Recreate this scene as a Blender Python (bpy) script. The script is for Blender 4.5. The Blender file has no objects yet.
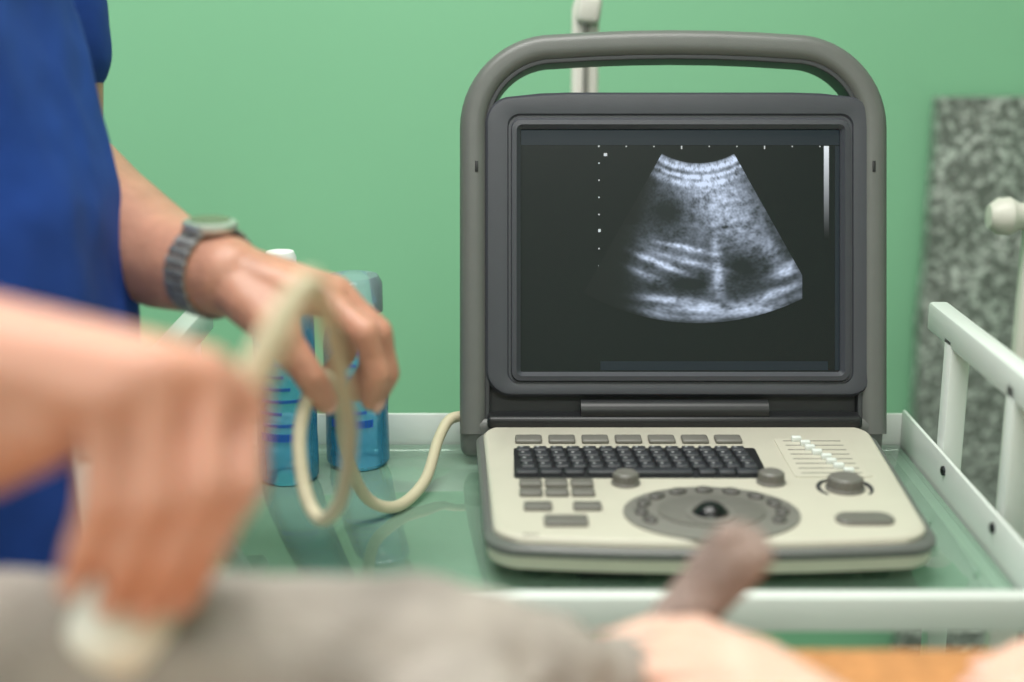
import bpy, bmesh, math, random
from mathutils import Vector, Matrix, noise
random.seed(4)
scene=bpy.context.scene
try: scene.view_settings.view_transform='Standard'
except Exception: pass
V=Vector

# ------------------------------------------------------------ materials
def srgb(r,g,b):
    f=lambda c:(c/255/12.92) if c/255<=.04045 else ((c/255+.055)/1.055)**2.4
    return (f(r),f(g),f(b),1)
def mat(name,col,rough=.5,metal=0,var=0,scale=20,bump=0,bscale=80,sss=0,trans=0,ior=1.45,spec=.5,coat=0,emit=None,es=0,detail=3):
    m=bpy.data.materials.new(name);m.use_nodes=True
    nt=m.node_tree;n=nt.nodes;l=nt.links;b=n['Principled BSDF']
    b.inputs['Base Color'].default_value=col
    b.inputs['Roughness'].default_value=rough;b.inputs['Metallic'].default_value=metal
    b.inputs['Specular IOR Level'].default_value=spec;b.inputs['IOR'].default_value=ior
    b.inputs['Transmission Weight'].default_value=trans;b.inputs['Coat Weight'].default_value=coat
    if sss:
        b.inputs['Subsurface Weight'].default_value=sss
        b.inputs['Subsurface Radius'].default_value=(.012,.005,.003);b.inputs['Subsurface Scale'].default_value=1
    if emit: b.inputs['Emission Color'].default_value=emit;b.inputs['Emission Strength'].default_value=es
    tc=n.new('ShaderNodeTexCoord')
    if var:
        t=n.new('ShaderNodeTexNoise');t.inputs['Scale'].default_value=scale;t.inputs['Detail'].default_value=detail
        l.new(tc.outputs['Object'],t.inputs['Vector'])
        r=n.new('ShaderNodeValToRGB');r.color_ramp.elements[0].position=.3;r.color_ramp.elements[1].position=.7
        r.color_ramp.elements[0].color=tuple(max(0,c*(1-var)) for c in col[:3])+(1,)
        r.color_ramp.elements[1].color=tuple(min(1,c*(1+var)) for c in col[:3])+(1,)
        l.new(t.outputs['Fac'],r.inputs['Fac']);l.new(r.outputs['Color'],b.inputs['Base Color'])
    if bump:
        t=n.new('ShaderNodeTexNoise');t.inputs['Scale'].default_value=bscale;t.inputs['Detail'].default_value=4
        l.new(tc.outputs['Object'],t.inputs['Vector'])
        bp=n.new('ShaderNodeBump');bp.inputs['Strength'].default_value=bump;bp.inputs['Distance'].default_value=.004
        l.new(t.outputs['Fac'],bp.inputs['Height']);l.new(bp.outputs['Normal'],b.inputs['Normal'])
    return m
M={}
M['wall']=mat('green_paint',srgb(128,183,145),.6,var=.03,scale=1.5,bump=.05,bscale=60)
M['wall2']=mat('pale_paint',srgb(205,215,205),.7,var=.02,scale=2)
M['ceil']=mat('ceiling_white',srgb(235,235,230),.8,var=.01,scale=2)
M['floor']=mat('floor_vinyl',srgb(180,182,174),.4,var=.06,scale=6)
M['case']=mat('case_grey',srgb(93,95,92),.38,bump=.08,bscale=900,var=.03,scale=60)
M['case_dk']=mat('case_dark',srgb(52,54,56),.5,var=.04,scale=40)
M['bezel']=mat('bezel_slate',srgb(60,62,68),.34,var=.03,scale=50,bump=.05,bscale=900)
M['black']=mat('black_plastic',srgb(28,29,31),.4,var=.05,scale=50)
M['beige']=mat('beige_plastic',srgb(188,184,169),.42,var=.02,scale=30,bump=.03,bscale=900)
M['beige2']=mat('beige_lip',srgb(184,180,164),.45,var=.02,scale=30)
M['key']=mat('key_grey',srgb(106,104,98),.4,var=.04,scale=80)
M['pad']=mat('pad_grey',srgb(116,114,108),.42,var=.03,scale=80)
M['white']=mat('white_enamel',srgb(214,219,214),.35,var=.02,scale=10)
M['steel']=mat('steel',srgb(205,205,200),.3,metal=.7,var=.1,scale=30)
M['band']=mat('band_steel',srgb(150,150,146),.3,metal=.45,var=.55,scale=260)
M['steel_dk']=mat('dark_steel',srgb(60,62,65),.3,metal=.9,var=.1,scale=60)
M['cable']=mat('cable_cream',srgb(190,181,154),.5,var=.03,scale=40)
M['probe']=mat('probe_white',srgb(232,228,218),.35,var=.02,scale=40)
M['skin']=mat('skin',srgb(206,150,130),.48,var=.10,scale=22,bump=.15,bscale=160,sss=.2)
M['skin2']=mat('skin_tanned',srgb(188,137,115),.42,var=.16,scale=34,bump=.2,bscale=200,sss=.15)
M['skin3']=mat('skin_fair',srgb(220,178,160),.5,var=.07,scale=22,bump=.1,bscale=160,sss=.2)
M['nail']=mat('nail',srgb(216,166,152),.25,var=.03,scale=60)
M['scrub']=mat('scrub_blue',srgb(14,58,138),.85,var=.18,scale=9,bump=.6,bscale=22)
M['scrub_dk']=mat('scrub_navy',srgb(14,34,80),.85,var=.1,scale=9,bump=.4,bscale=30)
M['coat']=mat('coat_white',srgb(225,228,228),.8,var=.04,scale=9,bump=.4,bscale=28)
M['hair']=mat('hair_brown',srgb(50,34,24),.6,var=.3,scale=60,bump=.6,bscale=200)
M['eye']=mat('eye_white',srgb(235,235,230),.2,var=.01,scale=30)
M['iris']=mat('eye_iris',srgb(50,35,25),.2,var=.1,scale=80)
M['lip']=mat('lips',srgb(178,100,92),.5,var=.05,scale=50)
M['shoe']=mat('shoe',srgb(230,230,228),.5,var=.03,scale=20)
M['fur']=mat('grey_fur',srgb(158,149,142),1,var=.22,scale=24,bump=.8,bscale=260,spec=.1,detail=6)
M['furd']=mat('paw_fur',srgb(152,133,126),1,var=.2,scale=40,bump=.8,bscale=260,spec=.1,detail=6)
M['mat']=mat('orange_mat',srgb(190,132,82),.8,var=.22,scale=90,bump=.4,bscale=160)
M['metal_tbl']=mat('table_steel',srgb(160,162,162),.35,metal=.8,var=.05,scale=10)
M['cap']=mat('cap_white',srgb(225,228,226),.4,var=.01,scale=30)
M['stand']=mat('stand_cream',srgb(200,197,188),.4,var=.02,scale=30)
M['label']=mat('label_blue',srgb(16,86,180),.5,var=.05,scale=30)
M['rubber']=mat('rubber',srgb(40,40,42),.8,var=.1,scale=30)

def glassmat(name,tint,rough=.03,body=0,bodycol=(1,1,1,1),ior=1.5):
    m=bpy.data.materials.new(name);m.use_nodes=True;nt=m.node_tree;n=nt.nodes;l=nt.links
    n.remove(n['Principled BSDF']);out=n['Material Output']
    tr=n.new('ShaderNodeBsdfTransparent');tr.inputs[0].default_value=tint
    gl=n.new('ShaderNodeBsdfGlossy');gl.inputs['Roughness'].default_value=rough
    fr=n.new('ShaderNodeFresnel');fr.inputs[0].default_value=ior
    df=n.new('ShaderNodeBsdfDiffuse');df.inputs[0].default_value=bodycol
    t=n.new('ShaderNodeTexNoise');t.inputs['Scale'].default_value=8
    mm=n.new('ShaderNodeMath');mm.operation='MULTIPLY_ADD';mm.inputs[1].default_value=.06;mm.inputs[2].default_value=body
    l.new(t.outputs['Fac'],mm.inputs[0])
    m1=n.new('ShaderNodeMixShader');l.new(mm.outputs[0],m1.inputs[0]);l.new(tr.outputs[0],m1.inputs[1]);l.new(df.outputs[0],m1.inputs[2])
    m2=n.new('ShaderNodeMixShader');l.new(fr.outputs[0],m2.inputs[0]);l.new(m1.outputs[0],m2.inputs[1]);l.new(gl.outputs[0],m2.inputs[2])
    l.new(m2.outputs[0],out.inputs[0]);return m
M['glass']=glassmat('shelf_glass',(.88,.97,.91,1),.04,.36,srgb(172,212,186),1.9)
M['gel']=glassmat('blue_bottle',(.62,.90,.99,1),.12,.38,srgb(84,182,232))
M['gelc']=glassmat('clear_bottle',(.88,.96,.97,1),.1,.28,srgb(190,218,225))

def foil():
    m=bpy.data.materials.new('bubble_foil');m.use_nodes=True;nt=m.node_tree;n=nt.nodes;l=nt.links;b=n['Principled BSDF']
    b.inputs['Roughness'].default_value=.35;b.inputs['Metallic'].default_value=.35
    tc=n.new('ShaderNodeTexCoord');v=n.new('ShaderNodeTexVoronoi');v.inputs['Scale'].default_value=130
    l.new(tc.outputs['Object'],v.inputs['Vector'])
    t=n.new('ShaderNodeTexNoise');t.inputs['Scale'].default_value=110;t.inputs['Detail'].default_value=6;l.new(tc.outputs['Object'],t.inputs['Vector'])
    r=n.new('ShaderNodeValToRGB');e=r.color_ramp.elements;e[0].position=.48;e[0].color=srgb(116,119,115);e[1].position=.70;e[1].color=srgb(235,238,234)
    l.new(t.outputs['Fac'],r.inputs[0]);l.new(r.outputs[0],b.inputs['Base Color'])
    bp=n.new('ShaderNodeBump');bp.inputs['Strength'].default_value=.6;bp.inputs['Distance'].default_value=.002
    ad=n.new('ShaderNodeMath');ad.operation='ADD';l.new(v.outputs['Distance'],ad.inputs[0]);l.new(t.outputs['Fac'],ad.inputs[1])
    l.new(ad.outputs[0],bp.inputs['Height']);l.new(bp.outputs[0],b.inputs['Normal']);return m
M['foil']=foil()
# ------------------------------------------------------------ mesh helpers
def empty(name,loc=(0,0,0)):
    e=bpy.data.objects.new(name,None);e.empty_display_size=.05;e.location=loc;scene.collection.objects.link(e);return e
def fin(name,bm,m,parent=None,smooth=True,mw=None,angle=35):
    bmesh.ops.recalc_face_normals(bm,faces=bm.faces)
    if mw is not None: bm.transform(mw)
    me=bpy.data.meshes.new(name);bm.to_mesh(me);bm.free()
    if smooth:
        for p in me.polygons:p.use_smooth=True
        try: me.set_sharp_from_angle(angle=math.radians(angle))
        except Exception: pass
    o=bpy.data.objects.new(name,me);scene.collection.objects.link(o)
    if m is not None: me.materials.append(m)
    if parent is not None:
        o.parent=parent;o.matrix_parent_inverse=Matrix.Translation(parent.location).inverted()
    return o
def addbox(bm,c,s,bev=.0,seg=2,rot=None):
    t=bmesh.new();bmesh.ops.create_cube(t,size=1)
    bmesh.ops.scale(t,vec=s,verts=t.verts)
    if bev: bmesh.ops.bevel(t,geom=t.edges[:],offset=bev,segments=seg,profile=.5,affect='EDGES')
    if rot is not None: t.transform(rot)
    bmesh.ops.translate(t,vec=c,verts=t.verts)
    merge(bm,t)
def merge(bm,t):
    me=bpy.data.meshes.new('tmp');t.to_mesh(me);t.free();bm.from_mesh(me);bpy.data.meshes.remove(me)
def box(name,c,s,m,parent=None,bev=.002,seg=2,mw=None):
    bm=bmesh.new();addbox(bm,c,s,bev,seg);return fin(name,bm,m,parent,mw=mw)
def rr(cx,cy,w,h,r,z,n=8,wb=None):
    if wb is None: wb=w
    out=[]
    for (sx,sy,a0) in ((1,1,0),(-1,1,90),(-1,-1,180),(1,-1,270)):
        ww=w if sy>0 else wb
        for i in range(n+1):
            a=math.radians(a0+90*i/n)
            out.append(V((cx+sx*(ww/2-r)+r*math.cos(a),cy+sy*(h/2-r)+r*math.sin(a),z)))
    return out
def loft(bm,loops,cap0=True,cap1=True):
    vs=[[bm.verts.new(p) for p in L] for L in loops];n=len(vs[0])
    for a,b in zip(vs[:-1],vs[1:]):
        for i in range(n): bm.faces.new((a[i],a[(i+1)%n],b[(i+1)%n],b[i]))
    if cap0: bm.faces.new(vs[0])
    if cap1: bm.faces.new(vs[-1])
def cr(pts,n=8):
    pts=[V(p) for p in pts];P=[2*pts[0]-pts[1]]+pts+[2*pts[-1]-pts[-2]];out=[]
    for i in range(1,len(P)-2):
        for k in range(n):
            t=k/n;a,b,c,d=P[i-1:i+3]
            out.append(.5*((2*b)+(c-a)*t+(2*a-5*b+4*c-d)*t*t+(3*b-a-3*c+d)*t**3))
    out.append(pts[-1]);return out
def sweep(bm,pts,rad,seg=14,prof=None):
    n=len(pts);R=rad if isinstance(rad,list) else [rad]*n
    if prof is None: prof=[(math.cos(2*math.pi*i/seg),math.sin(2*math.pi*i/seg)) for i in range(seg)]
    t0=(pts[1]-pts[0]).normalized();up=V((0,0,1)) if abs(t0.z)<.9 else V((1,0,0))
    a=(up-t0*up.dot(t0)).normalized();loops=[]
    for i,p in enumerate(pts):
        t=(pts[min(i+1,n-1)]-pts[max(i-1,0)]).normalized()
        a=(a-t*a.dot(t)).normalized();b=t.cross(a)
        loops.append([p+(a*x+b*y)*R[i] for x,y in prof])
    loft(bm,loops)
def lathe(bm,prof,c,seg=32,ax=None):
    t=bmesh.new();loops=[]
    for r,z in prof: loops.append([V((max(r,1e-5)*math.cos(2*math.pi*i/seg),max(r,1e-5)*math.sin(2*math.pi*i/seg),z)) for i in range(seg)])
    loft(t,loops)
    if ax is not None: t.transform(ax)
    bmesh.ops.translate(t,vec=c,verts=t.verts);merge(bm,t)
def fibs(N):
    out=[]
    for i in range(N):
        z=1-2*(i+.5)/N;r=math.sqrt(1-z*z);a=i*2.399963
        out.append(V((r*math.cos(a),r*math.sin(a),z)))
    return out
FS,FL=fibs(90),fibs(420)
def hull(bm,sph):
    t=bmesh.new()
    for p,r in sph:
        rv=V(r) if isinstance(r,(tuple,list)) else V((r,r,r))
        for f in (FL if max(rv)>.022 else FS): t.verts.new(V(p)+V((f.x*rv.x,f.y*rv.y,f.z*rv.z)))
    g=bmesh.ops.convex_hull(t,input=t.verts[:])
    dead=[x for x in g['geom_interior'] if isinstance(x,bmesh.types.BMVert)]
    if dead: bmesh.ops.delete(t,geom=dead,context='VERTS')
    loose=[v for v in t.verts if not v.link_faces]
    if loose: bmesh.ops.delete(t,geom=loose,context='VERTS')
    merge(bm,t)
def chain(bm,pts):
    for a,b in zip(pts[:-1],pts[1:]): hull(bm,[a,b])
def organic(name,bm,m,parent,voxel=.0025,smooth=6,disp=0,dscale=30):
    o=fin(name+'_src',bm,m,None,smooth=False)
    md=o.modifiers.new('r','REMESH');md.mode='VOXEL';md.voxel_size=voxel
    ms=o.modifiers.new('s','SMOOTH');ms.factor=.5;ms.iterations=smooth
    dg=bpy.context.evaluated_depsgraph_get();dg.update()
    me=bpy.data.meshes.new_from_object(o.evaluated_get(dg));me.name=name
    if disp:
        nn=[v.normal.copy() for v in me.vertices]
        for v,q in zip(me.vertices,nn):
            v.co+=q*disp*noise.fractal(v.co*dscale,1.0,2.0,3)
    bpy.data.objects.remove(o)
    for p in me.polygons:p.use_smooth=True
    if not me.materials: me.materials.append(m)
    o=bpy.data.objects.new(name,me);scene.collection.objects.link(o)
    if parent is not None: o.parent=parent;o.matrix_parent_inverse=Matrix.Translation(parent.location).inverted()
    return o

# ------------------------------------------------------------ room
X0,X1,Y0,Y1,H=-2.3,2.3,-1.9,1.9,2.7
def rbox(n,c,s,m): return box(n,c,s,m,bev=0)
rbox('floor',(0,0,-.05),(X1-X0+.2,Y1-Y0+.2,.1),M['floor'])
rbox('ceiling',(0,0,H+.05),(X1-X0+.2,Y1-Y0+.2,.1),M['ceil'])
rbox('wall_back',(0,Y1+.05,H/2),(X1-X0+.2,.1,H),M['wall'])
rbox('wall_front',(0,Y0-.05,H/2),(X1-X0+.2,.1,H),M['wall2'])
rbox('wall_left',(X0-.05,0,H/2),(.1,Y1-Y0,H),M['wall'])
rbox('wall_right',(X1+.05,0,H/2),(.1,Y1-Y0,H),M['wall'])
box('baseboard_back',(0,Y1-.008,.05),(X1-X0,.016,.1),M['white'])
bm=bmesh.new();NX,NZ=40,70;gr=[]
for j in range(NZ+1):
    row=[]
    for i in range(NX+1):
        p=V((.55+.64*i/NX,1.852,1.13*j/NZ+.001));p.y+=.005*noise.noise(p*14);p.x+=.004*noise.noise(p*9+V((3,3,3)))
        row.append(bm.verts.new(p))
    gr.append(row)
for j in range(NZ):
    for i in range(NX): bm.faces.new((gr[j][i],gr[j][i+1],gr[j+1][i+1],gr[j+1][i]))
ex=bmesh.ops.extrude_face_region(bm,geom=bm.faces[:]);bmesh.ops.translate(bm,vec=(0,.03,0),verts=[g for g in ex['geom'] if isinstance(g,bmesh.types.BMVert)])
fin('bubble_foil_panel',bm,M['foil'])
# ------------------------------------------------------------ trolley
tr=empty('glass_trolley',(.065,1.1,0))
TX0,TX1,TY0,TY1,TZ=-.27,.375,.90,1.30,.85
bm=bmesh.new()
def ab(c,s,b=.002): addbox(bm,c,s,b)
mx=(TX0+TX1)/2;my=(TY0+TY1)/2
for z in (TZ,.42):
    ab((mx,TY1,z+.010),(TX1-TX0,.004,.040));ab((mx,TY1-.007,z-.008),(TX1-TX0,.018,.004))
    for x,sg in((TX0,1),(TX1,-1)):
        ab((x,my,z+.012),(.004,TY1-TY0,.044));ab((x+sg*.007,my,z-.008),(.018,TY1-TY0,.004))
    ab((mx,TY0,z+.014),(TX1-TX0,.014,.026))
for x in (TX0-.012,TX1+.014):
    for y in (TY0+.0,1.04,1.2):
        if y==1.04 : ab((x,y,.895),(.018,.018,.18))
        else: ab((x,y,.54),(.018,.020,.88))
    ab((x,(TY0+1.255)/2,.985),(.018,1.255-TY0+.02,.026),.003)
fin('frame',bm,M['white'],tr)
for i,z in enumerate((TZ,.42)): box('glass_%d'%(i+1),(mx,my+.002,z-.003),(TX1-TX0-.008,TY1-TY0-.012,.006),M['glass'],tr,bev=.001)
bm=bmesh.new()
for y in (1.03,1.16):
    lathe(bm,[(0,0),(.0042,0),(.0042,.002),(.002,.003),(0,.003)],(TX1-.002,y,.872),16,Matrix.Rotation(math.radians(-90),4,'Y'))
fin('bolts',bm,M['steel_dk'],tr)
bm=bmesh.new()
for x in (TX0-.012,TX1+.014):
    for y in (TY0,1.2):
        lathe(bm,[(0,-.012),(.04,-.012),(.045,-.006),(.045,.006),(.04,.012),(0,.012)],(x,y,.046),24,Matrix.Rotation(math.radians(90),4,'Y'))
        addbox(bm,(x,y,.085),(.03,.05,.03),.004)
fin('casters',bm,M['rubber'],tr)
# ------------------------------------------------------------ ultrasound machine
us=empty('portable_ultrasound_machine',(.149,1.1,.85))
PIT=math.radians(14.6)
s=.000921
LM=Matrix.Translation((.1446,1.25,.89))@Matrix.Rotation(math.radians(90)-PIT,4,'X')
def L(px,py): return ((px-669)*s,(419-py)*s)
def archpath(hw,top,r,bot):
    pts=[V((-hw,bot,0))]
    pts+=[V((-hw,bot+(top-r-bot)*k/6,0)) for k in range(1,6)]
    for k in range(15):
        a=math.radians(180-90*k/14);pts.append(V((-hw+r+r*math.cos(a),top-r+r*math.sin(a),0)))
    pts+=[V((x*(hw-r)/3,top+.004*(1-(x/3)**2),0)) for x in (-2,-1,0,1,2)]
    for k in range(15):
        a=math.radians(90-90*k/14);pts.append(V((hw-r+r*math.cos(a),top-r+r*math.sin(a),0)))
    pts+=[V((hw,top-r-(top-r-bot)*k/6,0)) for k in range(1,7)]
    return pts
pts=archpath(199*s,370*s,80*s,-14*s)
cx=(672.5-669)*s
def arch_sweep(name,hwid,hdep,zoff,m,pts,k=.5):
    bm=bmesh.new();loops=[];n=len(pts)
    prof=[(p.x,p.y) for p in rr(0,0,2*hwid,2*hdep,min(hwid,hdep)*k,0,5)]
    for i,p in enumerate(pts):
        t=(pts[min(i+1,n-1)]-pts[max(i-1,0)]).normalized();nn=V((-t.y,t.x,0))
        loops.append([p+nn*a+V((cx,0,zoff+b)) for a,b in prof])
    loft(bm,loops);return fin(name,bm,m,us,mw=LM,angle=60)
arch_sweep('handle_arch',13.5*s,.019,-.004,M['case'],pts,.8)
arch_sweep('handle_seam',2.4*s,.0150,-.004,M['case_dk'],archpath(185*s,356*s,66*s,-10*s))
bm=bmesh.new()
loft(bm,[rr(cx,154*s,360*s,300*s,24*s,-.026),rr(cx,154*s,384*s,318*s,28*s,-.016),rr(cx,154*s,384*s,318*s,28*s,-.004),rr(cx,154*s,380*s,314*s,28*s,-.001)])
fin('lid_shell',bm,M['case_dk'],us,mw=LM)
bx=(679-669)*s;by=(419-247)*s
scx,scy,scw,sch=(679-669)*s,(419-251)*s,317*s,241*s
bm=bmesh.new()
def bl(w,h,r,z,k=0):
    out=rr(bx+k*(scx-bx),by+k*(scy-by),w*s,h*s,r*s,z,8)
    res=[]
    for i,p in enumerate(out):
        res.append(p)
        if i==8:
            q=out[9]
            for j in range(1,12): res.append(p.lerp(q,j/12))
    if k==0:
        for p in res:
            if p.y>by+h*s/2-.004:
                t=(p.x-bx)/(w*s/2);e=min(1,max(0,(.80-abs(t))/.12));p.y+=.0036*(e*e*(3-2*e))
    return res
loft(bm,[bl(382,292,24,-.001),bl(388,298,27,.002),bl(388,298,27,.010),bl(382,293,24,.0135),bl(378,289,23,.0138),
 bl(343,268,12,.0125,.6),bl(341,266,12,.0108,.8),bl(336,262,10,.0108,.9),bl(334,258,9,.0150,1),bl(325,249,6,.0155,1),bl(317,241,2,.0115,1),bl(317,241,2,.006,1)],cap0=True,cap1=False)
fin('screen_bezel',bm,M['bezel'],us,mw=LM,angle=28)
scrm=mat('lcd_panel',srgb(14,19,19),.25,var=.05,scale=6,spec=.3,emit=srgb(33,41,40),es=.25)
bm=bmesh.new();addbox(bm,(scx,scy,.0065),(scw+.004,sch+.004,.003),0);fin('lcd_panel',bm,scrm,us,mw=LM)
def emat(name,col,st):
    return mat(name,(0.01,0.01,0.01,1),.3,emit=col,es=st,spec=.3,var=.0)
def flat(bm,px0,py0,px1,py1,z=.0083):
    a=L(px0,py1);b=L(px1,py0);vs=[bm.verts.new((x,y,z)) for x,y in ((a[0],a[1]),(b[0],a[1]),(b[0],b[1]),(a[0],b[1]))];bm.faces.new(vs)
bm=bmesh.new();flat(bm,521,131,838,146);flat(bm,600,361,826,370);flat(bm,833,147,838,370)
fin('screen_bars',bm,emat('ui_blue',srgb(26,44,55),.55),us,mw=LM)
bm=bmesh.new()
for i in range(10): flat(bm,597.7,147+17*i-.6,599.2,147+17*i+.6)
for i in range(9): flat(bm,598+27.5*i-.5,146.8,598+27.5*i+.7,148+ (2 if i in(3,6) else 0))
flat(bm,603.2,154,606.6,157);flat(bm,597.7,229.5,600.2,232.5)
fin('screen_marks',bm,emat('ui_white',srgb(225,230,230),.8),us,mw=LM)
def colmat(name):
    m=bpy.data.materials.new(name);m.use_nodes=True;nt=m.node_tree;n=nt.nodes;b=n['Principled BSDF']
    b.inputs['Base Color'].default_value=srgb(14,19,19);b.inputs['Roughness'].default_value=.25;b.inputs['Specular IOR Level'].default_value=.3
    at=n.new('ShaderNodeVertexColor');at.layer_name='Col'
    nt.links.new(at.outputs['Color'],b.inputs['Emission Color']);b.inputs['Emission Strength'].default_value=1.0;return m
cm=colmat('scan_image')
def colored(name,cols,verts,faces):
    me=bpy.data.meshes.new(name);me.from_pydata([LM@v for v in verts],[],faces)
    ca=me.color_attributes.new('Col','FLOAT_COLOR','POINT')
    fl=[];[fl.extend(c) for c in cols];ca.data.foreach_set('color',fl)
    me.materials.append(cm);o=bpy.data.objects.new(name,me);scene.collection.objects.link(o);o.parent=us;o.matrix_parent_inverse=Matrix.Translation(us.location).inverted()
vs=[];fs=[];cs=[]
for j in range(13):
    for i in range(2):
        x,y=L(822+5*i,147+93*j/12);vs.append(V((x,y,.0085)));g=max(0,1-j/12)**1.6;cs.append((g*.8,g*.85,g*.9,1))
for j in range(12): fs.append((2*j,2*j+1,2*j+3,2*j+2))
colored('greyscale_bar',cs,vs,fs)
NA,NR=240,210;A0,A1=-29.5,29.3;R0,R1=73,232
def g2(x,y,cx,cy,sx,sy,ang=0):
    a=math.radians(ang);dx=x-cx;dy=y-cy;u=dx*math.cos(a)+dy*math.sin(a);v=-dx*math.sin(a)+dy*math.cos(a)
    e=(u/sx)**2+(v/sy)**2
    return math.exp(-e) if e<12 else 0
def scan(px,py,r,a):
    n1=noise.noise(V((a*.38,r*.13,1.3)));n2=noise.noise(V((a*1.0,r*.45,7.7)));n3=noise.noise(V((px*.035,py*.045,3)))
    n4=noise.noise(V((a*.22,r*.24,11)))
    b=.035
    b+=.95*math.exp(-((r-79)/3.0)**2)+.8*math.exp(-((r-87)/2.2)**2)+.5*math.exp(-((r-94)/3.5)**2)+.35*math.exp(-((r-75)/1.5)**2)
    b+=.42*g2(px,py,722,207,30,24,35)+.30*g2(px,py,706,188,30,12)+.20*g2(px,py,745,238,20,28,-20)+.12*g2(px,py,705,215,40,40)
    b+=.90*g2(px,py,683,248,22,2.6,12)+.85*g2(px,py,655,262,26,2.8,22)+.45*g2(px,py,690,262,30,3.2,14)+.45*g2(px,py,640,273,20,3.5,25)+.16*g2(px,py,660,258,36,18,10)
    b+=.55*g2(px,py,716,262,4.2,24,-4)+.28*g2(px,py,716,285,8,12)
    b+=.65*g2(px,py,668,300,30,3.6,6)+.5*g2(px,py,715,309,56,4.5,0)+.62*g2(px,py,772,294,28,4.5,-22)+.65*g2(px,py,786,270,14,6,-25)+.3*g2(px,py,768,250,8,16,-30)
    b+=.14*g2(px,py,720,308,80,12)+.2*math.exp(-((r-227)/3)**2)
    b-=.12*g2(px,py,672,212,18,14,0)+.14*g2(px,py,742,264,16,14)+.12*g2(px,py,690,283,22,7)
    b=b*max(.1,(.95+.5*n1+.45*n2+.5*n3+.45*n4))+.02*n2
    f=1/(1+math.exp(-(px-(636-.12*(py-260)+max(0,py-285)*.5))/6.0))
    if py<225: f*=1/(1+math.exp(-(px-(654-.25*(py-160)))/4.0))
    b=max(0,b)*f
    b=min(1,b)**1.15
    fl=.008*f;k=.004
    return (b*.66+fl*.7+k,b*.77+fl+k*1.3,b*.98+fl*1.2+k*1.3,1)
vs=[];fs=[];cs=[]
for j in range(NR+1):
    r=R0+(R1-R0)*j/NR
    for i in range(NA+1):
        a=A0+(A1-A0)*i/NA;ar=math.radians(a)
        px=697+r*math.sin(ar);py=91+r*math.cos(ar)
        if px>800.5: px=800.5
        x,y=L(px,py);vs.append(V((x,y,.0084)));cs.append(scan(px,py,r,a))
for j in range(NR):
    for i in range(NA):
        k=j*(NA+1)+i;fs.append((k,k+1,k+NA+2,k+NA+1))
colored('scan_sector',cs,vs,fs)
bm=bmesh.new()
for px in (477,870): addbox(bm,(L(px,168)[0],L(px,168)[1],.0152),(.003,.010,.001),.0004)
fin('lid_pads',bm,M['black'],us,mw=LM)

# console
CX=.1475
def denseloop(loop,k=6):
    out=[];n=len(loop)
    for i in range(n):
        a,b=loop[i],loop[(i+1)%n];m=k*2 if (b-a).length>.1 else 1
        for j in range(m): out.append(a.lerp(b,j/m))
    return out
def cons2(z,grow):
    yb,yf=1.235+grow*.3,.972-grow;wb,wf=.348+2*grow,.326+2*grow
    base=denseloop(rr(CX,(yb+yf)/2,wb,yb-yf,.026,z,8,wf));out=[]
    for p in base:
        if p.y<(yb+yf)/2-.05:
            t=min(1,abs(p.x-CX)/(wf/2));p.y-=.012*(1-t*t)
        out.append(p)
    return out
bm=bmesh.new();loft(bm,[cons2(.8605,-.022),cons2(.862,-.006),cons2(.866,.0025),cons2(.8760,.0045)]);fin('base_shell',bm,M['beige2'],us)
bm=bmesh.new();loft(bm,[cons2(.8762,.0045),cons2(.8770,.0055),cons2(.8820,.0055),cons2(.884,.003)]);fin('console_band',bm,M['case'],us)
bm=bmesh.new();loft(bm,[cons2(.882,-.001),cons2(.8875,-.001),cons2(.8895,-.003),cons2(.890,-.005)]);fin('console_deck',bm,M['beige'],us,angle=50)
bm=bmesh.new()
for x,y in((.02,1.01),(.28,1.01),(.02,1.2),(.28,1.2)): lathe(bm,[(0,0),(.010,0),(.011,.004),(.011,.014),(0,.014)],(x,y,.850),20)
addbox(bm,(.075,.995,.857),(.05,.02,.012),.002)
fin('rubber_feet',bm,M['rubber'],us)
bm=bmesh.new();addbox(bm,(CX-.001,1.256,.8755),(.388,.044,.038),.009,3);fin('rear_housing',bm,M['case'],us)
bm=bmesh.new();addbox(bm,(CX,1.236,.8935),(.34,.022,.012),.004,3)
lathe(bm,[(0,-.085),(.010,-.085),(.010,.085),(0,.085)],(CX+.0,1.238,.902),24,Matrix.Rotation(math.radians(90),4,'Y'));fin('hinge_barrel',bm,M['black'],us)
ZT=.890
def keys(name,items,m,h=.003,b=.0012):
    bm=bmesh.new()
    for x,y,w,d in items: addbox(bm,(x,y,ZT+h/2-.0003),(w,d,h),min(b,h*.45,w*.45,d*.45),3)
    return fin(name,bm,m,us)
keys('function_keys',[(.0145+.0292*i,1.187,.0235,.017) for i in range(7)],M['key'],.004,.0018)
keys('grey_keys',[(x,y,.0185,.0135) for x in(.0150,.0355,.0562) for y in(1.077,1.056)]+[(.0200,1.026,.022,.014),(.0580,1.026,.022,.014),(.0405,.996,.033,.018)],M['key'],.004,.0018)
bm=bmesh.new();loft(bm,[rr(.1055,1.129,.208,.074,.003,ZT-.0002),rr(.1055,1.129,.208,.074,.003,ZT+.0009),rr(.1055,1.129,.206,.072,.002,ZT+.0012)]);fin('keyboard_well',bm,M['black'],us)
kb=[];pitch=.0138
for r in range(5):
    y=1.129+.0278-.0139*r;off=(0,.002,.004,.006,0)[r]
    if r<4:
        for i in range(14): kb.append((.1055-.0955+off*.6+pitch*1.04*i*.985,y,.0115,.0108))
    else:
        for x,w in((.0125,.018),(.032,.018),(.051,.016),(.105,.086),(.160,.014),(.176,.014),(.193,.018)): kb.append((x,y,w,.0108))
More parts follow.
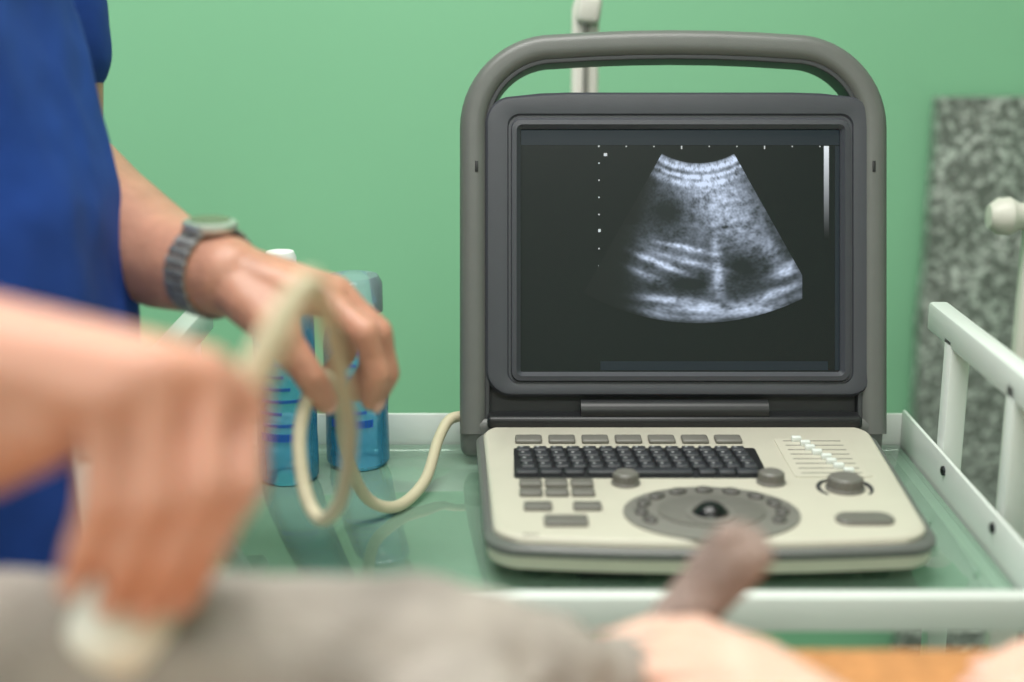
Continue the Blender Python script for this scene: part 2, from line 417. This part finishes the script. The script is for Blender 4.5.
keys('qwerty_keys',kb,mat('qwerty_key',srgb(50,52,56),.4,var=.08,scale=90),.0048,.0016)
bm=bmesh.new()
for x,y,w,d in kb[:-7]: addbox(bm,(x-.002,y+.0015,ZT+.00455),(.0022,.0024,.0003),0)
fin('key_legends',bm,mat('legend_paint',srgb(150,151,153),.6,var=.02,scale=50),us)
def knob(bm,x,y,r,h):
    lathe(bm,[(0,0),(r*1.12,0),(r*1.12,h*.15),(r,h*.22),(r*.94,h*.88),(r*.8,h),(0,h*.96)],(x,y,ZT),36)
    for k in range(18):
        a=k*math.pi/9;addbox(bm,(x+r*.97*math.cos(a),y+r*.97*math.sin(a),ZT+h*.52),(r*.10,r*.10,h*.6),0,rot=Matrix.Rotation(a,4,'Z'))
bm=bmesh.new();knob(bm,.0915,1.080,.0105,.010);knob(bm,.2090,1.082,.0105,.010);knob(bm,.2655,1.068,.0140,.011);fin('rotary_knobs',bm,M['key'],us)
bm=bmesh.new()
for sg in (-1,1):
    arc=[V((.2655+.021*math.cos(a)*sg*1.0,1.068+.021*math.sin(a),ZT+.0005)) for a in [math.radians(t) for t in range(-40,76,8)]]
    sweep(bm,arc,[.0006+.0012*math.sin(math.pi*i/(len(arc)-1)) for i in range(len(arc))],8)
fin('knob_wings',bm,M['case_dk'],us)
bm=bmesh.new();loft(bm,[rr(.265,1.0,.044*q,.021*q,.0100*q,z) for q,z in((1,ZT-.0003),(1,ZT+.0022),(.93,ZT+.0034))]);fin('freeze_key',bm,M['key'],us)
PXc,PYc=.1517,1.014
def ell(a,b,z,n=56): return [V((PXc+a*math.cos(2*math.pi*i/n),PYc+b*math.sin(2*math.pi*i/n),z)) for i in range(n)]
bm=bmesh.new();loft(bm,[ell(.067,.0545,ZT-.0004),ell(.067,.0545,ZT+.0016),ell(.0655,.053,ZT+.0022)]);fin('trackball_pad',bm,M['pad'],us)
bm=bmesh.new();loft(bm,[ell(.041,.033,ZT+.002),ell(.041,.033,ZT+.0034),ell(.039,.031,ZT+.0040)]);fin('trackball_plate',bm,M['key'],us)
bm=bmesh.new()
for k in range(11):
    a=math.radians(-25+230*k/10);x=PXc+.0535*math.cos(a);y=PYc+.0435*math.sin(a)
    t=bmesh.new();loft(t,[[V((q*.0072*math.cos(2*math.pi*i/20),q*.0052*math.sin(2*math.pi*i/20),z)) for i in range(20)] for q,z in((1,0),(1,.0022),(.85,.003))])
    t.transform(Matrix.Rotation(a+math.pi/2,4,'Z'));bmesh.ops.translate(t,vec=(x,y,ZT+.0018),verts=t.verts);merge(bm,t)
fin('pad_buttons',bm,mat('pad_button',srgb(84,82,78),.4,var=.04,scale=80),us)
bm=bmesh.new();lathe(bm,[(.0135,0),(.019,0),(.0185,.0016),(.0145,.002),(.0135,0)],(PXc-.002,1.004,ZT+.0038),36);fin('trackball_ring',bm,M['pad'],us)
bm=bmesh.new();bmesh.ops.create_uvsphere(bm,u_segments=32,v_segments=20,radius=.0145);bmesh.ops.translate(bm,vec=(PXc-.002,1.004,ZT-.001),verts=bm.verts)
fin('trackball',bm,mat('ball_black',srgb(18,18,20),.25,var=.1,scale=30),us)
bm=bmesh.new();loft(bm,[rr(.2625,1.143,.064,.098,.004,ZT-.0002),rr(.2625,1.143,.064,.098,.004,ZT+.0008),rr(.2625,1.143,.062,.096,.004,ZT+.001)]);fin('slider_panel',bm,M['beige'],us)
bm=bmesh.new();bm2=bmesh.new()
for i in range(8):
    y=1.184-.0117*i;addbox(bm,(.2625,y,ZT+.0010),(.050,.0012,.0006),0);addbox(bm2,(.249+.0036*i+(.002 if i%3==1 else 0),y,ZT+.003),(.0085,.0055,.005),.001)
fin('slider_tracks',bm,M['pad'],us);fin('slider_knobs',bm2,M['white'],us)
bm=bmesh.new()
for i in range(3): addbox(bm,(.010+.004*i,.973,ZT+.0003),(.002,.002,.0008),0)
fin('status_leds',bm,M['key'],us)
# ------------------------------------------------------------ probe with cable
pr=empty('ultrasound_probe',(-.15,.6,1.05))
pa,pb=V((-.188,.600,.982)),V((-.098,.640,1.148));ax=(pb-pa).normalized()
bm=bmesh.new();ln=(pb-pa).length
prof=[(0,.0),(.019,.0005),(.0225,.004),(.024,.012),(.023,.026),(.018,.040),(.0145,.052),(.0135,.08),(.0145,.108),(.012,.120),(.0105,.125)]
prof2=[(0,.118),(.0105,.120),(.0105,.128),(.0095,.14),(.0085,.165),(.0065,ln-.004),(.005,ln)]
rot=ax.to_track_quat('Z','Y').to_matrix().to_4x4()
lathe(bm,prof,pa,36,rot);fin('probe_body',bm,M['probe'],pr)
bm=bmesh.new();lathe(bm,prof2,pa,36,rot);fin('strain_relief',bm,M['cable'],pr)
bm=bmesh.new();cp=cr([(-.102,.638,1.140),(-.0975,.643,1.149),(-.0935,.660,1.146),(-.0925,.69,1.120),(-.0944,.76,1.070),(-.1005,.84,1.012),(-.1145,.90,.947),(-.133,.93,.919),(-.147,.95,.933),(-.152,.97,.971),(-.141,.990,1.005),(-.128,1.003,.990),(-.130,1.05,.932),(-.120,1.09,.876),(-.0974,1.115,.8565),(-.076,1.16,.862),(-.067,1.225,.878),(-.058,1.25,.889),(-.045,1.258,.891)],10)
sweep(bm,cp,.0050,14);fin('probe_cable',bm,M['cable'],pr)

# ------------------------------------------------------------ gel bottles
def bottle(x,y,h,r,m,capm,capr,caph):
    e=empty('gel_bottle',(x,y,.85));z0=.8502
    bm=bmesh.new();b=h-caph
    lathe(bm,[(0,0),(r*.9,0),(r,.004),(r,.03),(r*.985,.045),(r,.06),(r,b*.80),(r*.93,b*.88),(r*.6,b*.96),(capr*.8,b),(0,b)],(x,y,z0),40);fin('bottle_body',bm,m,e)
    bm=bmesh.new();lathe(bm,[(0,b),(capr,b),(capr,b+caph*.75),(capr*.85,b+caph*.95),(0,b+caph)],(x,y,z0),32);fin('bottle_cap',bm,capm,e)
    bm=bmesh.new()
    for k in range(7):
        zz=z0+.045+k*.011;a0=-2.3+.1*(k%2);n=14-3*(k%3)
        for j in range(n):
            a=a0+j*.1;addbox(bm,(x+(r+.0002)*math.cos(a),y+(r+.0002)*math.sin(a),zz),(.0006,r*.085,.0028 if k else .007),0,rot=Matrix.Rotation(a,4,'Z'))
    fin('bottle_label',bm,M['label'],e)
bottle(-.142,1.245,.178,.029,M['gel'],M['gelc'],.026,.034)
bottle(-.200,1.205,.207,.027,M['gel'],M['cap'],.014,.026)
# ------------------------------------------------------------ stands
def stand(name,x,y,top,r,m):
    e=empty(name,(x,y,0))
    bm=bmesh.new();loft(bm,[rr(x,y,2*r,1.6*r,r*.5,z,5) for z in (.03,top-.012)]+[rr(x,y,1.5*r,1.2*r,r*.4,top,5)]);fin('post',bm,m,e)
    bm=bmesh.new()
    for k in range(5):
        a=k*2*math.pi/5+.3;c=V((x,y,.045));d=V((math.cos(a),math.sin(a),0))
        hull(bm,[(c,.016),(c+d*.2-V((0,0,.01)),.011)]);lathe(bm,[(0,-.01),(.02,-.01),(.02,.01),(0,.01)],c+d*.2-V((0,0,.025)),16,Matrix.Rotation(math.radians(90),4,'Y'))
    fin('wheel_base',bm,M['case_dk'],e);return e
e=stand('equipment_stand',.0796,1.58,1.262,.0148,M['stand'])
bm=bmesh.new();addbox(bm,(.0796+.003,1.570,1.250),(.026,.028,.030),.006,3,Matrix.Rotation(.12,4,'Y'));fin('cap',bm,M['stand'],e)
bm=bmesh.new();addbox(bm,(.0796,1.5665,1.14),(.006,.006,.20),.002);fin('post_rail',bm,M['pad'],e)
e=stand('adjustable_stand',.545,1.45,1.085,.016,M['stand'])
bm=bmesh.new();lathe(bm,[(0,-.032),(.012,-.031),(.019,-.022),(.020,-.01),(.014,.0),(.012,.03),(0,.03)],(.522,1.45,1.045),24,Matrix.Rotation(math.radians(90),4,'Y'));fin('clamp_knob',bm,M['stand'],e)

# ------------------------------------------------------------ exam table
et=empty('examination_table',(0,.5,0))
box('top_frame',(0,.49,.868),(1.5,.58,.03),M['metal_tbl'],et,bev=.004)
box('mat',(0,.49,.8915),(1.48,.57,.017),M['mat'],et,bev=.006,seg=3)
bm=bmesh.new()
for x in(-.68,.68):
    for y in(.26,.72): addbox(bm,(x,y,.427),(.035,.035,.853),.004)
    addbox(bm,(x,.49,.15),(.03,.46,.03),.003)
addbox(bm,(0,.49,.15),(1.36,.03,.03),.003);fin('legs',bm,M['metal_tbl'],et)
# ------------------------------------------------------------ hands
def hand(name,parent,skin,wrist,palm_extra,fingers,thumb,arm,dorsal,fr=.0088,voxel=.0020,wr=.026):
    bm=bmesh.new();w=V(wrist)
    chain(bm,[(V(p),r) for p,r in arm]+[(w,wr)])
    mc=[V(f[0]) for f in fingers]
    for a,b in zip(mc[:-1],mc[1:]): hull(bm,[(a,fr*1.28),(b,fr*1.28),(w.lerp(a,.12),wr*.82)])
    hull(bm,[(w,wr*.85),(mc[0].lerp(w,.25),fr*1.5),(mc[3].lerp(w,.25),fr*1.5)])
    T=[V(p) for p in thumb]
    hull(bm,[(w.lerp(T[0],.5),wr*.7),(T[0],fr*1.6),(T[1],fr*1.35),(mc[0].lerp(w,.45),fr*1.4)])
    chain(bm,[(T[0],fr*1.5),(T[1],fr*1.3),(T[2],fr*1.15),(T[3],fr*.98)])
    for k,f in enumerate(fingers):
        q=(1,1.04,1,.86)[k];F=[V(p) for p in f]
        chain(bm,[(F[0],fr*1.25*q),(F[0].lerp(F[1],.5),fr*1.04*q),(F[1],fr*1.12*q),(F[1].lerp(F[2],.5),fr*.97*q),(F[2],fr*1.0*q),(F[3],fr*.82*q)])
    for p,r in palm_extra: hull(bm,[(V(p),r),(w.lerp(V(p),.5),r),(mc[3].lerp(V(p),.5),r*.8)])
    organic(name,bm,skin,parent,voxel,4)
    bm=bmesh.new();D=V(dorsal)
    for f in list(fingers)+[thumb]:
        a,b=V(f[2]),V(f[3]);d=(b-a).normalized();pm=V(f[1])
        o=((a-pm).normalized()-d);o=o if o.length>.15 else D
        o=(o-d*o.dot(d)).normalized();sd=d.cross(o)
        t=bmesh.new();bmesh.ops.create_uvsphere(t,u_segments=16,v_segments=10,radius=1)
        mm=Matrix((d*.0065,sd*.0052,o*.0016)).transposed().to_4x4();t.transform(mm)
        bmesh.ops.translate(t,vec=b+o*fr*.74+d*.001,verts=t.verts);merge(bm,t)
    fin(name+'_nails',bm,M['nail'],parent)

def head(parent,c,yaw,hair,skin,long=False,pitch=.25):
    c=V(c);R=Matrix.Translation(c)@Matrix.Rotation(yaw,4,'Z')@Matrix.Rotation(pitch,4,'Y')
    P=lambda x,y,z:V((x,y,z))
    bm=bmesh.new()
    hull(bm,[(P(-.015,0,.035),(.088,.075,.08)),(P(.02,0,-.01),(.065,.062,.07))])
    hull(bm,[(P(.03,0,-.02),(.055,.058,.05)),(P(.06,0,-.085),(.022,.025,.018)),(P(.005,.03,-.06),.02),(P(.005,-.03,-.06),.02)])
    hull(bm,[(P(.085,0,.01),.008),(P(.104,0,-.028),.010),(P(.088,.012,-.032),.008),(P(.088,-.012,-.032),.008)])
    hull(bm,[(P(.080,.03,.022),.009),(P(.085,0,.024),.008),(P(.080,-.03,.022),.009)])
    for sg in(1,-1):
        hull(bm,[(P(-.005,sg*.075,.012),(.016,.007,.02)),(P(0,sg*.073,-.02),(.009,.006,.01))])
        hull(bm,[(P(.06,sg*.035,-.02),.02),(P(.05,sg*.03,-.05),.02)])
    chain(bm,[(P(-.02,0,-.03),.055),(P(-.035,0,-.13),.055)])
    bm.transform(R);organic('head',bm,skin,parent,.004,3)
    for nm,m,items in(('eyes',M['eye'],[(P(.073,s_*.031,.004),(.013,.014,.011)) for s_ in(1,-1)]),('irises',M['iris'],[(P(.083,s_*.031,.003),(.004,.006,.006)) for s_ in(1,-1)]),
        ('mouth',M['lip'],[(P(.084,0,-.056),(.008,.024,.0045)),(P(.083,0,-.064),(.009,.02,.005))]),
        ('eyebrows',hair,[(P(.084,s_*.032,.027),(.006,.02,.004)) for s_ in(1,-1)])):
        bm=bmesh.new()
        for p,r in items: hull(bm,[(p,r)])
        fin(nm,bm,m,parent,mw=R)
    bm=bmesh.new();hull(bm,[(P(-.028,0,.048),(.092,.082,.082)),(P(-.05,0,.0),(.066,.078,.07))]);hull(bm,[(P(.03,0,.09),(.045,.06,.025)),(P(-.03,0,.08),(.08,.075,.05))])
    if long: chain(bm,[(P(-.09,0,.02),.05),(P(-.13,0,-.05),.035),(P(-.13,0,-.18),.02)])
    bm.transform(R);organic('hair',bm,hair,parent,.004,3,disp=.004,dscale=40)

# ------------------------------------------------------------ veterinarian
vt=empty('veterinarian',(-.41,1.0,0))
bm=bmesh.new()
hull(bm,[((-.41,.945,.80),(.135,.135,.04)),((-.41,1.065,.80),(.135,.135,.04)),((-.41,.945,.98),.128),((-.41,1.06,.98),.128)])
hull(bm,[((-.41,.945,.98),.128),((-.41,1.06,.98),.128),((-.41,.935,1.12),(.118,.115,.1)),((-.41,1.06,1.12),(.118,.115,.1))])
hull(bm,[((-.41,.935,1.12),(.118,.115,.06)),((-.41,1.06,1.12),(.118,.115,.06)),((-.430,.925,1.28),(.10,.115,.08)),((-.430,1.07,1.28),(.10,.115,.08))])
hull(bm,[((-.430,.925,1.28),(.10,.115,.08)),((-.430,1.07,1.28),(.10,.115,.08)),((-.435,.85,1.42),.055),((-.435,1.15,1.42),.055),((-.43,1.0,1.46),.06)])
chain(bm,[((-.435,.85,1.415),.062),((-.44,.76,1.30),.060),((-.445,.69,1.215),.060)])
chain(bm,[((-.435,1.15,1.415),.062),((-.392,1.19,1.30),.056),((-.387,1.20,1.235),.056)])
organic('scrub_top',bm,M['scrub'],vt,.007,5,disp=.006,dscale=9)
bm=bmesh.new()
for y in(.93,1.08):
    chain(bm,[((-.41,y,.86),.105),((-.41,y,.80),.10),((-.405,y,.48),.075),((-.415,y,.10),.055)])
organic('trousers',bm,M['scrub_dk'],vt,.009,4,disp=.004,dscale=12)
bm=bmesh.new()
for y in(.93,1.08): hull(bm,[((-.43,y,.04),.04),((-.27,y,.03),(.04,.042,.03)),((-.42,y,.09),.04)])
organic('shoes',bm,M['shoe'],vt,.006,3)
head(vt,(-.39,1.0,1.63),-.1,M['hair'],M['skin2'],pitch=.35)
RF=[[(-.121,.612,1.099),(-.119,.588,1.073),(-.134,.579,1.047),(-.147,.586,1.019)],
    [(-.133,.592,1.121),(-.131,.571,1.078),(-.147,.569,1.046),(-.160,.578,1.020)],
    [(-.150,.574,1.127),(-.151,.560,1.076),(-.164,.562,1.048),(-.173,.572,1.026)],
    [(-.170,.566,1.118),(-.171,.556,1.076),(-.180,.558,1.055),(-.188,.566,1.038)]]
hand('right_arm',vt,M['skin'],(-.248,.582,1.132),[((-.232,.585,1.098),.030)],RF,[(-.205,.615,1.115),(-.178,.640,1.075),(-.162,.636,1.045),(-.158,.624,1.020)],
     [((-.435,.675,1.19),.046),((-.44,.64,1.15),.048),((-.36,.60,1.13),.047),((-.29,.582,1.122),.040)],(0,-1,.3),fr=.0096,wr=.036)
LF=[[(-.135,1.0,1.060),(-.1055,.985,1.040),(-.097,.987,1.009),(-.103,.998,.985)],
    [(-.129,1.017,1.062),(-.0986,1.009,1.034),(-.093,1.011,1.002),(-.102,1.013,.982)],
    [(-.139,1.036,1.060),(-.108,1.036,1.032),(-.106,1.034,1.0016),(-.117,1.032,.982)],
    [(-.153,1.055,1.055),(-.128,1.059,1.029),(-.128,1.054,1.004),(-.140,1.052,.992)]]
hand('left_arm',vt,M['skin2'],(-.210,1.025,1.072),[],LF,[(-.190,.998,1.058),(-.1615,.978,1.036),(-.145,.978,1.0095),(-.136,.989,.987)],
     [((-.385,1.20,1.22),.045),((-.39,1.195,1.14),.045),((-.33,1.13,1.100),.046),((-.27,1.075,1.076),.039)],(.2,-.1,1),fr=.0100,wr=.030)
wa=V((-.224,1.037,1.074));wax=(V((-.210,1.025,1.072))-V((-.27,1.075,1.076))).normalized()
upv=V((.30,-.25,1));upv=(upv-wax*upv.dot(wax)).normalized();sdv=wax.cross(upv)
wt=empty('wristwatch',tuple(wa));wt.parent=vt;wt.matrix_parent_inverse=Matrix.Translation(vt.location).inverted()
bm=bmesh.new()
for k in range(26):
    a=2*math.pi*k/26;o=upv*math.cos(a)+sdv*math.sin(a);tt=wax.cross(o)
    mm=Matrix((wax,tt,o)).transposed().to_4x4()
    for q in (-.0075,0,.0075): addbox(bm,wa+o*.0338+wax*q,(.0070,.0070,.003),.0008,2,mm)
fin('link_band',bm,M['band'],wt)
mm=Matrix((wax,upv.cross(wax),upv)).transposed().to_4x4()
bm=bmesh.new();lathe(bm,[(0,0),(.019,0),(.0205,.003),(.020,.006),(.017,.0075),(0,.0075)],wa+upv*.031,36,mm);fin('watch_case',bm,M['steel'],wt)
bm=bmesh.new();lathe(bm,[(0,0),(.0150,0),(.0150,.0006),(0,.0006)],wa+upv*.0385,36,mm);fin('watch_dial',bm,mat('dial_green',srgb(104,112,86),.2,var=.1,scale=60),wt)
# ------------------------------------------------------------ assistant
asn=empty('assistant',(.80,.45,0))
AF=[[(.134,.70,.9305),(.1025,.715,.938),(.075,.712,.940),(.052,.705,.936)],
    [(.130,.685,.930),(.095,.695,.936),(.068,.692,.938),(.047,.690,.933)],
    [(.127,.670,.928),(.093,.675,.934),(.0695,.675,.934),(.051,.675,.928)],
    [(.125,.655,.925),(.096,.657,.930),(.078,.656,.929),(.063,.657,.925)]]
hand('hand_arm_left',asn,M['skin3'],(.170,.610,.926),[],AF,[(.150,.665,.918),(.138,.705,.915),(.124,.740,.918),(.112,.752,.920)],
     [((.56,.30,1.12),.044),((.50,.32,1.08),.044),((.33,.44,1.0),.040),((.228,.55,.950),.033)],(-.1,.2,1),fr=.0088,wr=.026)
BF=[[(.295,.685,.922),(.272,.672,.920),(.258,.662,.914),(.250,.655,.909)],[(.300,.700,.924),(.272,.692,.921),(.256,.684,.914),(.247,.679,.909)],
    [(.304,.716,.923),(.278,.712,.920),(.262,.707,.914),(.252,.704,.909)],[(.308,.731,.920),(.288,.731,.917),(.275,.729,.912),(.266,.728,.908)]]
hand('hand_arm_right',asn,M['skin3'],(.368,.690,.930),[],BF,[(.345,.665,.922),(.322,.642,.916),(.305,.628,.913),(.292,.622,.911)],
     [((.66,.58,1.13),.045),((.60,.60,1.05),.043),((.48,.65,.975),.036)],(0,0,1),fr=.0092,wr=.026)
bm=bmesh.new()
hull(bm,[((.88,.34,.80),(.12,.12,.04)),((.88,.50,.80),(.12,.12,.04)),((.86,.36,1.1),(.11,.11,.1)),((.86,.48,1.1),(.11,.11,.1))])
hull(bm,[((.86,.36,1.1),(.11,.11,.1)),((.86,.48,1.1),(.11,.11,.1)),((.82,.27,1.36),.052),((.82,.57,1.36),.052),((.83,.42,1.41),.05)])
chain(bm,[((.82,.575,1.355),.056),((.75,.585,1.25),.055),((.68,.58,1.155),.052)])
chain(bm,[((.82,.265,1.355),.056),((.72,.27,1.25),.055),((.60,.29,1.15),.052)])
organic('lab_coat',bm,M['coat'],asn,.009,5,disp=.005,dscale=10)
bm=bmesh.new()
for y in(.35,.49): chain(bm,[((.88,y,.84),.10),((.88,y,.48),.07),((.88,y,.10),.05)])
organic('trousers',bm,M['coat'],asn,.009,4)
bm=bmesh.new()
for y in(.35,.49): hull(bm,[((.90,y,.04),.038),((.76,y,.03),(.04,.04,.03)),((.89,y,.09),.038)])
organic('shoes',bm,M['shoe'],asn,.006,3)
head(asn,(.79,.42,1.575),math.pi-.1,M['hair'],M['skin3'],True,pitch=.35)
# ------------------------------------------------------------ cat
ct=empty('grey_cat',(-.15,.62,.9))
bm=bmesh.new()
chain(bm,[((-.045,.640,.950),.052),((-.11,.635,.951),.052),((-.20,.630,.953),.055),((-.29,.625,.953),.056),((-.355,.62,.950),.048),((-.42,.61,.942),.040),((-.47,.60,.943),.042)])
hull(bm,[((-.475,.60,.943),.042),((-.515,.59,.933),.022)])
for y in(.575,.625): hull(bm,[((-.465,y,.975),.014),((-.455,y+.002,1.003),.004)])
chain(bm,[((-.035,.642,.948),.050),((.010,.655,.940),.038),((.046,.672,.928),.024),((.078,.712,.924),.018),((.096,.736,.930),.0165)])
chain(bm,[((-.03,.60,.942),.042),((.01,.545,.930),.030),((.04,.50,.922),.018),((-.01,.46,.916),.013),((-.04,.445,.914),.014)])
for y0 in(.58,.54): chain(bm,[((-.34,.60,.94),.035),((-.33,y0-.03,.925),.022),((-.30,y0-.10,.917),.014),((-.27,y0-.14,.914),.014)])
tl=cr([(-.02,.60,.94),(.03,.57,.915),(.045,.53,.912),(.03,.47,.911),(-.02,.41,.911),(-.08,.38,.911)],5)
chain(bm,[(p,.014-.006*i/len(tl)) for i,p in enumerate(tl)])
organic('body',bm,M['fur'],ct,.0035,6,disp=.0022,dscale=45)
bm=bmesh.new()
chain(bm,[((.092,.735,.930),.0175),((.106,.741,.948),.0172),((.120,.741,.966),.0190),((.126,.741,.973),.0195)])
for k in range(4):
    d=-.012+.008*k;hull(bm,[((.123+d*.6,.736+abs(d)*.2,.974-d*.4),.0085),((.130+d*.7,.735,.982-d*.5),.0078)])
organic('hind_paw',bm,M['furd'],ct,.0022,4,disp=.001,dscale=90)
bm=bmesh.new();hull(bm,[((-.537,.588,.938),(.004,.006,.005))])
for y in(.575,.612): hull(bm,[((-.503,y,.955),.006)])
fin('nose_and_eyes',bm,M['iris'],ct)
# ------------------------------------------------------------ lights
def area(name,loc,size,power,col=(1,1,1),rot=(0,0,0)):
    l=bpy.data.lights.new(name,'AREA');l.shape='RECTANGLE';l.size,l.size_y=size;l.energy=power;l.color=col
    o=bpy.data.objects.new(name,l);o.location=loc;o.rotation_euler=rot;scene.collection.objects.link(o);return o
area('ceiling_light',(-.2,.85,2.66),(1.4,.7),46,(1,.98,.95))
area('ceiling_light.001',(0,-1.1,2.66),(1.5,.6),32,(1,.98,.95))
area('left_fill_light',(-2.2,.2,1.6),(1.4,1.2),20,(.94,.97,1),(0,math.radians(-90),0))  # added cool fill lamp in front of the solid left wall; no window there
w=bpy.data.worlds.new('World');scene.world=w;w.use_nodes=True
w.node_tree.nodes['Background'].inputs[0].default_value=(.9,.95,1,1);w.node_tree.nodes['Background'].inputs[1].default_value=.3

cd=bpy.data.cameras.new('camera');cd.lens=50;cd.sensor_width=36;cd.clip_start=.02
co=bpy.data.objects.new('camera',cd);co.location=(0,0,1.29);co.rotation_euler=(math.radians(90-14.6),0,0)
scene.collection.objects.link(co);scene.camera=co
cd.dof.use_dof=True;cd.dof.focus_distance=1.28;cd.dof.aperture_fstop=1.8
